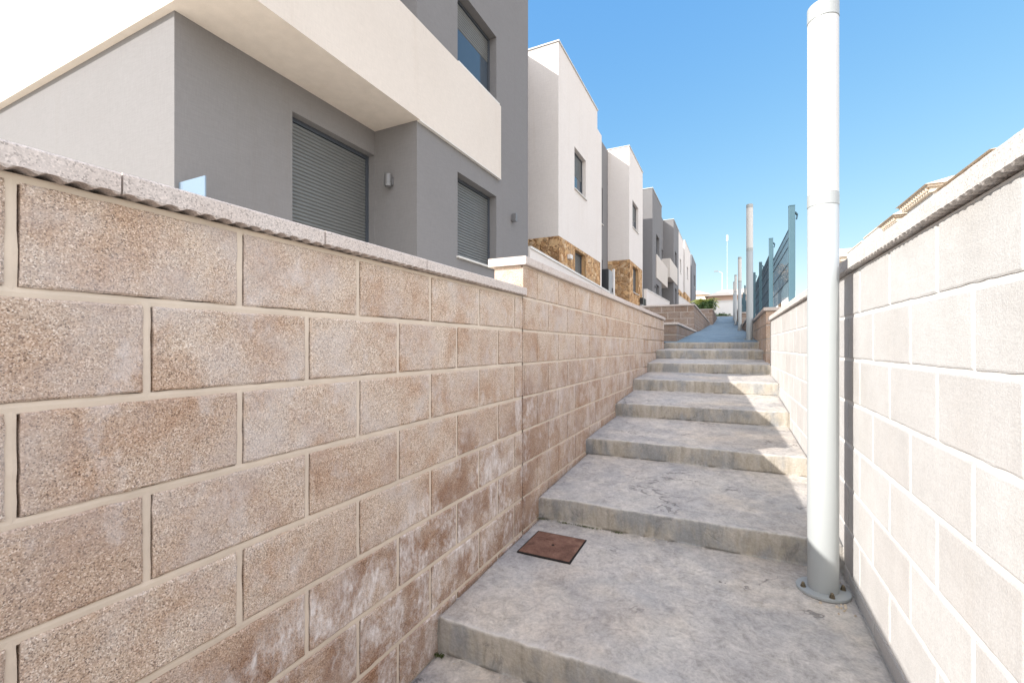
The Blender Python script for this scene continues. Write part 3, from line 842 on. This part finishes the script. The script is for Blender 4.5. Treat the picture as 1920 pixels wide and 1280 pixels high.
def last_house():
    org = (-8, 60, 3); h = thing('terraced_house', org, 'last dark blue-grey house at the end of the row', 'house', 'terraced houses along the path')
    mb = MB(org); volume(mb, -14, 56.5, 2.4, -3.95, 64, 10.7, [(60, 4.4, 62, 5.6), (60, 7.4, 62, 8.9)], .2); mb.build('wall', M_DGREY, h)
    add_window(h, org, -3.95, 60, 7.4, 62, 8.9, .2, .3); add_window(h, org, -3.95, 60, 4.4, 62, 5.6, .2, 1)
    cap(h, org, [(-14, 56.5, -3.95, 64)], 10.7)
last_house()

# rendered garden walls at the foot of the houses
def garden_wall(y0, y1, z0, z1, zb, label):
    org = (-3.87, (y0 + y1) / 2, zb)
    t = thing('garden_wall', org, label, 'wall', 'white garden walls in front of the houses')
    mb = MB(org)
    def wedge(xa, xb, d0, d1):
        i = [mb.p(x, y, z) for (y, lo, hi) in ((y0, d0 if d0 is not None else zb, z0 + d1), (y1, (z1 + (d0 - z0)) if d0 is not None else zb, z1 + d1)) for z in (lo, hi) for x in (xa, xb)]
        for q in ((0, 1, 3, 2), (4, 6, 7, 5), (0, 4, 5, 1), (2, 3, 7, 6), (0, 2, 6, 4), (1, 5, 7, 3)): mb.face(*[i[k] for k in q])
    wedge(-3.965, -3.815, None, -.05); mb.build('wall', M_WHITE, t)
    mb = MB(org); wedge(-3.968, -3.79, z0 - .049, 0); mb.build('coping', M_SILL, t)
garden_wall(8.76, 15.75, 2.13, 1.925, 0, 'white rendered garden wall under the first white house')
garden_wall(23.7, 33.6, 2.93, 3.16, .5, 'white rendered garden wall under the middle grey house')
garden_wall(40.3, 56.0, 4.28, 4.75, 1.8, 'far white rendered garden wall under the farthest white houses')

def cabinet():
    org = (-4.0, 16.1, 1.0)
    t = thing('meter_cabinet', org, 'dark meter cabinet with a grey door side at the end of the garden wall', 'cabinet')
    mb = MB(org); mb.box(-4.22, 15.8, .8, -3.86, 16.5, 2.74); mb.build('body', M_BLACK, t, bevel=.01)
    mb = MB(org); mb.box(-3.858, 15.83, 1.0, -3.835, 16.38, 2.71); d = mb.build('door', M_CABG, t, bevel=.004)
    mb = MB(org); mb.box(-3.832, 16.22, 1.95, -3.80, 16.28, 2.1); mb.build('handle', M_BLACK, d)
    mb = MB(org); mb.box(-3.858, 16.39, .8, -3.79, 16.52, 2.82); mb.build('post', M_SILL, t)
cabinet()
def intercom():
    org = (-3.87, 23.2, 1.7)
    t = thing('letterbox_stand', org, 'small pair of dark letterboxes by the stone foot of the second white house', 'letterbox')
    for y in (22.6, 23.15):
        mb = MB(org); mb.box(-3.95, y, 2.05, -3.80, y + .36, 2.38); mb.build('letterbox', M_BLACK, t, bevel=.01)
    mb = MB(org); mb.box(-3.94, 22.5, .9, -3.82, 23.6, 2.04); mb.build('stand', M_CABG, t)
intercom()
def glass_panel():
    org = (-4.395, 2.41, .1)
    t = thing('glass_balustrade', org, 'small pale blue glass balustrade panel at the corner of the nearest grey house', 'balustrade')
    mb = MB(org); mb.box(-4.597, 2.395, .45, -4.195, 2.407, 1.515); mb.build('glass', M_GLASS, t)
    mb = MB(org); mb.box(-4.185, 2.37, .1, -4.125, 2.43, 1.285); mb.build('post', M_SILL, t, bevel=.006)
glass_panel()

# ------------------------------------------------------------------ lamp columns
def lamp_column():
    t = thing('lamp_column', (0, 0, 0), 'x', 'street lamp', 'white tubular lamp columns along the path')
    mb = MB(); n = 40
    mb.tube((0, 0), .105, 0, .105, .009, n); mb.tube((0, 0), .1035, .009, .1035, .0105, n, False)
    fl = mb.build('base_flange', M_POLE, t)
    for k in range(4):
        a = radians(15 + 90 * k)
        b = MB(); c = (.082 * cos(a), .082 * sin(a))
        b.tube(c, .0115, .0106, .0115, .0130, 16); b.tube(c, .0095, .0131, .0095, .0215, 6); b.tube(c, .0072, .0216, .0066, .029, 12, False, False); b.tube(c, .0066, .029, .003, .0325, 12, False)
        b.build('bolt', M_BOLT, fl)
    mb = MB(); mb.tube((0, 0), .0605, .0107, .0605, 1.742, n, False); mb.build('pole', M_POLE, t, smooth=True)
    mb = MB(); mb.tube((0, 0), .0595, 1.742, .0595, 1.747, n, False, False); mb.tube((0, 0), .0612, 1.747, .0612, 1.80, n, True, True); mb.build('collar', M_POLE, t)
    mb = MB(); mb.tube((0, 0), .0602, 1.801, .0602, 2.585, n, False, False); mb.build('diffuser', M_DIFF, t, smooth=True)
    mb = MB(); mb.tube((0, 0), .0590, 2.585, .0590, 2.590, n, False, False); mb.tube((0, 0), .0612, 2.590, .0612, 2.655, n, True, False); mb.tube((0, 0), .0612, 2.655, .057, 2.660, n, False); mb.build('cap', M_POLE, t)
    return t
def copy_tree(o, parent=None):
    c = o.copy(); C.objects.link(c); c.parent = parent
    for ch in list(o.children): copy_tree(ch, c)
    return c
lp = lamp_column()
spots = [(.385, 2.458, -1.1125, 'large white lamp column in the sun nearest the camera'),
         (.362, 9.95, .115, 'second lamp column, shaded, standing at the top of the steps'),
         (.345, 18.2, .56, 'third lamp column from the camera, beside the far fence'),
         (.31, 26.6, 1.12, 'fourth lamp column, small and partly hidden by the third'),
         (.30, 35.0, 1.83, 'most distant lamp column near the path top')]
for i, (x, y, z, lab) in enumerate(spots):
    o = lp if i == 0 else copy_tree(lp)
    o.location = (x, y, z); o['label'] = lab

# ------------------------------------------------------------------ drain cover, moss
def drain_cover():
    z = -1.1125
    org = (-.885, 2.35, z)
    t = thing('drain_cover', org, 'square rusty iron drain cover set in the concrete tread', 'drain cover')
    mb = MB(org); mb.box(-1.036, 2.199, z - .05, -.735, 2.502, z + .0015); mb.build('frame_gap', M_GAP, t)
    mb = MB(org); mb.box(-1.029, 2.206, z - .03, -.742, 2.495, z + .004); p = mb.build('plate', M_RUST, t, bevel=.002)
    mb = MB(org); mb.tube((-.885, 2.35), .009, z + .0042, .009, z + .0048, 16); mb.build('lifting_hole', M_GAP, p)
    for (a, b, c, d) in ((-.95, 2.405, -.90, 2.412), (-.955, 2.39, -.948, 2.412), (-.86, 2.29, -.825, 2.315), (-.90, 2.33, -.87, 2.336), (-.90, 2.366, -.87, 2.372)):
        mb = MB(org); mb.box(a, b, z + .0041, c, d, z + .0062); mb.build('raised_mark', M_RUST, p)
drain_cover()
def moss():
    mb = MB(); r = random.Random(3)
    for k in range(420):
        c = r.choice([(-.93, .02), (-.80, .03), (-.76, .03), (-.60, .015), (-1.08, .02)])
        x = c[0] + r.gauss(0, c[1]); y = 2.672 - abs(r.gauss(0, .008)); z = -1.112 + .004
        mb.tint = r.random(); a = r.random() * 6.28; l = r.uniform(.002, .005)
        mb.face(mb.p(x, y, z), mb.p(x + l * cos(a), y + l * sin(a), z + r.uniform(.002, .01)), mb.p(x + l * cos(a + 1), y + l * sin(a + 1), z + r.uniform(.001, .008)))
    for k in range(200):
        x = r.uniform(-1.10, -1.06); y = 1.56 + r.gauss(0, .006) - .02; z = -1.283
        mb.tint = r.random(); a = r.random() * 6.28; l = r.uniform(.002, .005)
        mb.face(mb.p(x, y, z), mb.p(x + l * cos(a), y + l * sin(a), z + r.uniform(.002, .01)), mb.p(x + l * cos(a + 1), y + l * sin(a + 1), z + r.uniform(.001, .008)))
    tag(mb.build('moss', M_MOSS, attr=True), 'tiny moss clumps in the joint at the foot of the risers', 'moss', kind='stuff')
moss()

def litter():
    mb = MB(); r = random.Random(11)
    for k in range(120):
        i = r.randrange(5, 12); y0, z, zr = STEPS[i]; y1 = STEPS[i + 1][0]
        t = 1 - min(.95, abs(r.gauss(0, .10))); x = r.choice([r.uniform(-1.09, .48), -1.08 + abs(r.gauss(0, .05)), .48 - abs(r.gauss(0, .05))])
        if x > -.9 and x < .3 and r.random() < .5: t = 1 - abs(r.gauss(0, .02))
        y = y0 + (y1 - y0) * min(t, .99); zz = z + (zr - z) * t + .004
        mb.tint = r.random(); a = r.random() * 6.28; l = r.uniform(.003, .009); w_ = l * r.uniform(.25, .6)
        u = Vector((cos(a), sin(a), r.uniform(-.2, .3))) * l; v = Vector((-sin(a), cos(a), r.uniform(-.3, .3))) * w_; p = Vector((x, y, zz))
        mb.face(mb.p(*(p - u)), mb.p(*(p + v)), mb.p(*(p + u)), mb.p(*(p - v)))
    for k in range(30):
        x, y = .385 + r.gauss(.06, .05), 2.36 + r.gauss(0, .05); mb.tint = r.random(); l = r.uniform(.003, .007)
        if x > .49 or (x - .385) ** 2 + (y - 2.458) ** 2 < .0115: continue
        mb.tube((x, y), l, -1.116, l * .6, -1.116 + l, 6)
    tag(mb.build('leaf_litter', M_LEAFB, attr=True), 'crumbs of dry leaves and grit lying on the steps', 'litter', kind='stuff')
litter()

# ------------------------------------------------------------------ mesh fence
def fence():
    t = thing('mesh_fence', (.61, 5.7, .4), 'blue-grey welded mesh fence on top of the right wall', 'fence')
    org = (.61, 5.7, .4)
    tops = [1.51, 1.735, 1.80, 1.97]; ys = [5.7 + 2.68 * k for k in range(13)]
    base = lambda y: .40 if y < 7 else .55 if y < 14.2 else .82 if y < 20.6 else 1.4 if y < 28.1 else 2.2
    for k, y in enumerate(ys):
        zt = tops[k] if k < 4 else base(y) + 1.2
        b = base(y) + .002
        mb = MB(org); mb.box(.581, y - .03, b, .639, y + .03, zt); mb.box(.579, y - .032, zt, .641, y + .032, zt + .012)
        p = mb.build('post', M_FENCE, t, bevel=.004)
        mb = MB(org); mb.bar((.641, y + .01, zt - .06), (.665, y + .02, zt - .09), .012, 6); mb.bar((.665, y + .02, zt - .09), (.655, y + .0, zt - .14), .008, 6); mb.build('clamp', M_FENCE, p)
        if k == len(ys) - 1: break
        y2 = ys[k + 1]; z1 = zt - .12; z0 = max(b, base(y2)) + .05
        mb = MB(org); a0, a1 = y + .032, y2 - .032; x = .645
        n = int((a1 - a0) / .05)
        for i in range(n + 1):
            yy = a0 + (a1 - a0) * i / n
            mb.box(x - .0018, yy - .0018, z0, x + .0018, yy + .0018, z1 + .02)
        z = z1
        rows = []
        while z > z0: rows.append(z); z -= .2
        for zz in rows:
            mb.box(x - .0095, a0, zz - .004, x - .0027, a1, zz + .004)
        mb.box(x - .0095, a0, z1 - .10, x - .0027, a1, z1 - .092)
        mb.build('mesh_panel', M_MESH, t)
fence()

# ------------------------------------------------------------------ right-hand villas
def villa(y0, y1, ze, label, x=8.4, hip=True, step=.0):
    org = (x + 4, (y0 + y1) / 2, 0)
    t = thing('villa', org, label, 'house', 'white villas behind the right wall')
    z0 = lerp(TERR, y0) - .6
    mb = MB(org)
    wins = []
    zz = ze - 2.3
    ym = (y0 + y1) / 2
    grid_face(mb, (x, y0, z0), (0, 1, 0), (0, 0, 1), (-1, 0, 0), y1 - y0, ze - z0, [(ym - y0 - .6, zz - z0, ym - y0 + .6, zz - z0 + 1.4), (ym - y0 - .6, zz - z0 - 2.9, ym - y0 + .6, zz - z0 - 1.0)], .15)
    for q in (((x, y0, z0), (x + 8, y0, z0), (x + 8, y0, ze), (x, y0, ze)), ((x, y1, z0), (x, y1, ze), (x + 8, y1, ze), (x + 8, y1, z0)), ((x + 8, y0, z0), (x + 8, y1, z0), (x + 8, y1, ze), (x + 8, y0, ze)), ((x, y0, ze), (x + 8, y0, ze), (x + 8, y1, ze), (x, y1, ze))): mb.quad(*q)
    mb.build('wall', M_VILLA, t)
    for dz in (0, -2.9 + .0):
        f = MB(org); a, b, c, d = ym - .6, zz + dz, ym + .6, zz + dz + (1.4 if dz == 0 else 1.9)
        f.box(x + .09, a, b, x + .13, a + .06, d); f.box(x + .09, c - .06, b, x + .13, c, d); f.box(x + .09, ym - .03, b, x + .13, ym + .03, d)
        fr = f.build('window', M_SILL, t); g = MB(org); g.box(x + .115, a + .06, b, x + .125, c - .06, d); g.build('glass', M_PANE, fr)
    if hip:
        e = .4
        mb = MB(org); mb.box(x - .16, y0 - .16, ze - .22, x + 8.16, y1 + .16, ze - .002); mb.box(x - .28, y0 - .28, ze + .001, x + 8.28, y1 + .28, ze + .10); mb.build('cornice', M_BUFF, t)
        n = int((y1 - y0) / .3)
        for i in range(n + 1):
            yy = y0 + (y1 - y0) * i / n; mb = MB(org); mb.box(x - .27, yy - .05, ze - .12, x - .162, yy + .05, ze); mb.build('corbel', M_ROOF, t)
        mb = MB(org); a = (x - e, y0 - e, ze + .102); b = (x - e, y1 + e, ze + .102); c = (x + 8 + e, y1 + e, ze + .102); d = (x + 8 + e, y0 - e, ze + .102)
        zr = ze + 1.0; r0 = (x + (y1 - y0) / 2, ym, zr); r1 = (x + 8 - (y1 - y0) / 2, ym, zr)
        ia, ib, ic, id_, i0, i1 = [mb.p(*q) for q in (a, b, c, d, r0, r1)]
        for f in ((ib, ia, i0), (id_, ic, i1), (ia, id_, i1, i0), (ic, ib, i0, i1), (ia, ib, ic, id_)): mb.face(*f)
        mb.build('roof', M_ROOF, t)
    else:
        mb = MB(org)
        mb.box(x, y0, ze + .001, x + .2, y1, ze + .7); mb.box(x + .2, y0, ze + .001, x + 8, y0 + .2, ze + .7)
        mb.build('parapet', M_VILLA, t)
        mb = MB(org); mb.box(x - .05, y0 - .05, ze + .702, x + .25, y1 + .05, ze + .78); mb.build('parapet_coping', M_BUFF, t)
        mb = MB(org); mb.box(x + 1.5, ym - .9, ze + .002, x + 4.5, ym + .9, ze + 1.9); mb.build('stair_tower', M_VILLA, t)
villa(21.3, 25.2, 6.62, 'nearest white villa with a pale tiled roof above the right wall')
villa(26.9, 30.2, 7.25, 'white villa whose cornice with corbels shows above the middle of the right wall')
villa(31.4, 33.6, 7.05, 'narrow white villa with a low tiled roof beyond the corbelled one')
villa(34.2, 38.5, 6.7, 'flat-roofed white villa with a stair tower', hip=False)
villa(39.2, 43.5, 6.6, 'flat-roofed white villa seen just right of the near lamp column', hip=False)
villa(45.0, 53.0, 7.2, 'white villa half hidden behind the near lamp column')
villa(55.0, 63.0, 8.4, 'farthest flat-roofed white villa just left of the near lamp column', hip=False)

# ------------------------------------------------------------------ top of the path
def end_wall():
    org = (1, 46.3, 2.2); t = thing('boundary_wall', org, 'pale boundary wall closing the top of the path', 'wall')
    mb = MB(org); mb.box(-3.2, 46.2, 2.0, 6, 46.5, 4.15); mb.build('wall', M_VILLA, t)
    mb = MB(org); mb.box(-3.25, 46.15, 4.152, 6.05, 46.55, 4.25); mb.build('coping', M_SILL, t)
end_wall()
def far_house(x0, x1, y, z, lab, m):
    org = ((x0 + x1) / 2, y + 4, 3); t = thing('house', org, lab, 'house')
    mb = MB(org); holes = [(x0 + .8, z - 2.4, x0 + 2.0, z - 1.1), (x1 - 2.0, z - 2.4, x1 - .8, z - 1.1)]
    volume(mb, x0, y, 2, x1, y + 8, z, (), .15, holes); mb.build('wall', m, t)
    for (a, b, c, d) in holes:
        f = MB(org); f.box(a, y + .1, b, c, y + .13, d); f.build('window', M_PANE, t)
    mb = MB(org); e = .4; P = [mb.p(*q) for q in ((x0 - e, y - e, z), (x1 + e, y - e, z), (x1 + e, y + 8 + e, z), (x0 - e, y + 8 + e, z), (x0 + 2, y + 4, z + 1.2), (x1 - 2, y + 4, z + 1.2))]
    for f in ((0, 1, 5, 4), (1, 2, 5), (2, 3, 4, 5), (3, 0, 4), (3, 2, 1, 0)): mb.face(*[P[k] for k in f])
    mb.build('roof', M_ROOF, t)
far_house(-2.6, 4.6, 66, 6.7, 'terracotta house beyond the end of the path', M_PINK)
far_house(-9.5, -3.4, 88, 9.3, 'cream house with a pale roof behind the palm', M_BUFF)
far_house(1.5, 8.0, 95, 10.4, 'pale villa on the rise beyond the terracotta house', M_VILLA)

def leaf_blade(mb, base, az, length, droop, width, seg=5):
    d = Vector((cos(az), sin(az), 0)); side = Vector((-sin(az), cos(az), 0)); prev = None
    for i in range(seg + 1):
        t = i / seg
        p = Vector(base) + d * (length * t * (1 - .15 * t)) + Vector((0, 0, length * (droop[0] * t - droop[1] * t * t)))
        w_ = width * (.35 + 1.3 * t * (1 - t)) * (1 if i < seg else .1)
        a = mb.p(*(p + side * w_)); b = mb.p(*(p - side * w_))
        if prev: mb.face(prev[0], prev[1], b, a)
        prev = (a, b)
def palm(x, y, z, h, r, lab, seed, name='palm'):
    rr = random.Random(seed); org = (x, y, z); t = thing(name, org, lab, 'palm')
    mb = MB(org); n = 8; pr = Vector((x, y, z - .2))
    for i in range(n):
        q = pr + Vector((rr.uniform(-.02, .02), rr.uniform(-.02, .02), h / n)); mb.bar(pr, q, (.11 - .005 * i, .10 - .005 * i), 8); pr = q
    mb.build('trunk', M_BARK, t)
    mb = MB(org)
    for k in range(44):
        az = rr.random() * 6.28; el = rr.uniform(.1, 1.1); L = r * rr.uniform(.75, 1.1); mb.tint = rr.random()
        steps = 9; base = pr
        d = Vector((cos(az), sin(az), 0)); side = Vector((-sin(az), cos(az), 0)); prev = base
        for i in range(1, steps + 1):
            u = i / steps; p = base + d * (L * u * cos(el * .6)) + Vector((0, 0, L * (sin(el) * u - .65 * u * u)))
            mb.bar(prev, p, .008, 3); prev = p
            for sg in (-1, 1):
                l = L * .30 * (1.15 - u * .7); tip = p + side * sg * l * .8 + d * l * .5 + Vector((0, 0, -.25 * l))
                w_ = Vector((0, 0, .012)) + d * .016
                a, b, c = mb.p(*(p - w_)), mb.p(*(p + w_)), mb.p(*tip); mb.face(a, b, c)
    mb.build('fronds', M_LEAFY, t, attr=True)
palm(-1.42, 30.0, 1.9, .95, .95, 'yellow-green palm with spreading fronds above the farthest planter', 5)
palm(-1.72, 32.5, 2.0, 1.0, .9, 'smaller yellow-green palm tucked behind, against the last house', 9)

def bush(x, y, z, rx, rz, lab, seed, m, n=900, name='bush', cat='bush', ls=.05):
    rr = random.Random(seed); org = (x, y, z); t = thing(name, org, lab, cat)
    mb = MB(org); tops = []
    for k in range(7):
        a = rr.random() * 6.28; q = Vector((x + rx * .55 * cos(a) * rr.random(), y + rx * .55 * sin(a) * rr.random(), z + rz * rr.uniform(.5, .9)))
        mb.bar((x, y, z - .1), q, (.02, .006), 5); tops.append(q)
    mb.build('stem', M_BARK, t)
    mb = MB(org)
    lob = [(rr.uniform(-.5, .5) * rx, rr.uniform(-.5, .5) * rx, rr.uniform(.3, .8) * rz, rr.uniform(.35, .6)) for _ in range(9)]
    for k in range(n):
        l = rr.choice(lob); u = Vector((rr.gauss(0, 1), rr.gauss(0, 1), rr.gauss(0, 1))).normalized() * (rr.random() ** .4)
        p = Vector((x + l[0] + u.x * l[3] * rx, y + l[1] + u.y * l[3] * rx, max(z + .02, z + l[2] + u.z * l[3] * rz)))
        mb.tint = rr.random(); a = Vector((rr.gauss(0, 1), rr.gauss(0, 1), rr.gauss(0, .7))).normalized() * ls * rr.uniform(.6, 1.4); b = a.cross(Vector((rr.gauss(0, 1), rr.gauss(0, 1), rr.gauss(0, 1)))).normalized() * ls * .45
        mb.face(mb.p(*(p - a)), mb.p(*(p + b)), mb.p(*(p + a)), mb.p(*(p - b)))
    mb.build('foliage', m, t, attr=True)
bush(-1.45, 28.3, 1.95, .42, .62, 'dark green bush on the front corner of the farthest planter', 2, M_LEAFD)
bush(-.98, 29.4, 1.95, .36, .78, 'taller dark green bush at the path edge of the farthest planter', 4, M_LEAFD)
bush(-1.9, 28.6, 1.95, .34, .5, 'low dark green bush below the palm', 6, M_LEAFD)
bush(-.6, 44.9, 2.46, .9, .5, 'low dark hedge-like bush at the foot of the boundary wall', 8, M_LEAFD, ls=.08)

def tree(x, y, z, h, r, lab, seed, m):
    rr = random.Random(seed); org = (x, y, z); t = thing('tree', org, lab, 'tree')
    mb = MB(org); top = Vector((x, y, z + h * .55)); mb.bar((x, y, z - .3), top, (.14, .08), 9); tips = []
    for k in range(11):
        a = k * 2.4; q = top + Vector((cos(a) * r * rr.uniform(.4, .85), sin(a) * r * rr.uniform(.4, .85), h * rr.uniform(.05, .4))); mb.bar(top - Vector((0, 0, h * .1 * rr.random())), q, (.05, .012), 5); tips.append(q)
    mb.build('trunk', M_BARK, t)
    mb = MB(org)
    for k in range(1100):
        c = rr.choice(tips); u = Vector((rr.gauss(0, 1), rr.gauss(0, 1), rr.gauss(0, .8))) * r * .24
        p = c + u; mb.tint = rr.random(); a = Vector((rr.gauss(0, 1), rr.gauss(0, 1), rr.gauss(0, 1))).normalized() * .085; b = a.cross(Vector((rr.gauss(0, 1), rr.gauss(0, 1), rr.gauss(0, 1)))).normalized() * .045
        mb.face(mb.p(*(p - a)), mb.p(*(p + b)), mb.p(*(p + a)), mb.p(*(p - b)))
    mb.build('crown', m, t, attr=True)
tree(3.2, 36.5, 1.7, 4.0, .62, 'pale brown dry tree seen through the mesh fence', 3, M_LEAFB)

def street_lamp():
    org = (-.9, 70, 3.3); t = thing('street_lamp', org, 'distant street lamp with a curved arm beyond the path end', 'street lamp')
    mb = MB(org); mb.tube((-.9, 70), .045, 3.0, .03, 10.4, 10); mb.build('pole', M_CAP, t, smooth=True)
    mb = MB(org); mb.bar((-.9, 70, 10.35), (-1.4, 70, 10.6), .035, 6); mb.build('arm', M_CAP, t)
    mb = MB(org); mb.box(-1.95, 69.88, 10.56, -1.38, 70.12, 10.68); mb.build('lamp_head', M_CABG, t, bevel=.03)
street_lamp()
def mast():
    x, y, z0, z1 = -.45, 125, 5, 28; org = (x, y, z0); t = thing('radio_mast', org, 'slender pale lattice mast far away in the haze', 'mast')
    mb = MB(org); n = 26; r = .11
    cs = [(x + r * cos(a), y + r * sin(a)) for a in (0.5, 2.6, 4.7)]
    for c in cs: mb.bar((c[0], c[1], z0), (c[0], c[1], z1), .012, 5)
    for k in range(n):
        a = z0 + (z1 - z0) * k / n; b = z0 + (z1 - z0) * (k + 1) / n
        for i in range(3):
            c, d = cs[i], cs[(i + 1) % 3]; mb.bar((c[0], c[1], a), (d[0], d[1], b), .006, 4)
    mb.build('lattice', M_CAP, t)
    mb = MB(org); mb.box(x - .22, y - .22, z1 - 1.6, x + .22, y + .22, z1 - .2); mb.build('antenna', M_CAP, t)
mast()
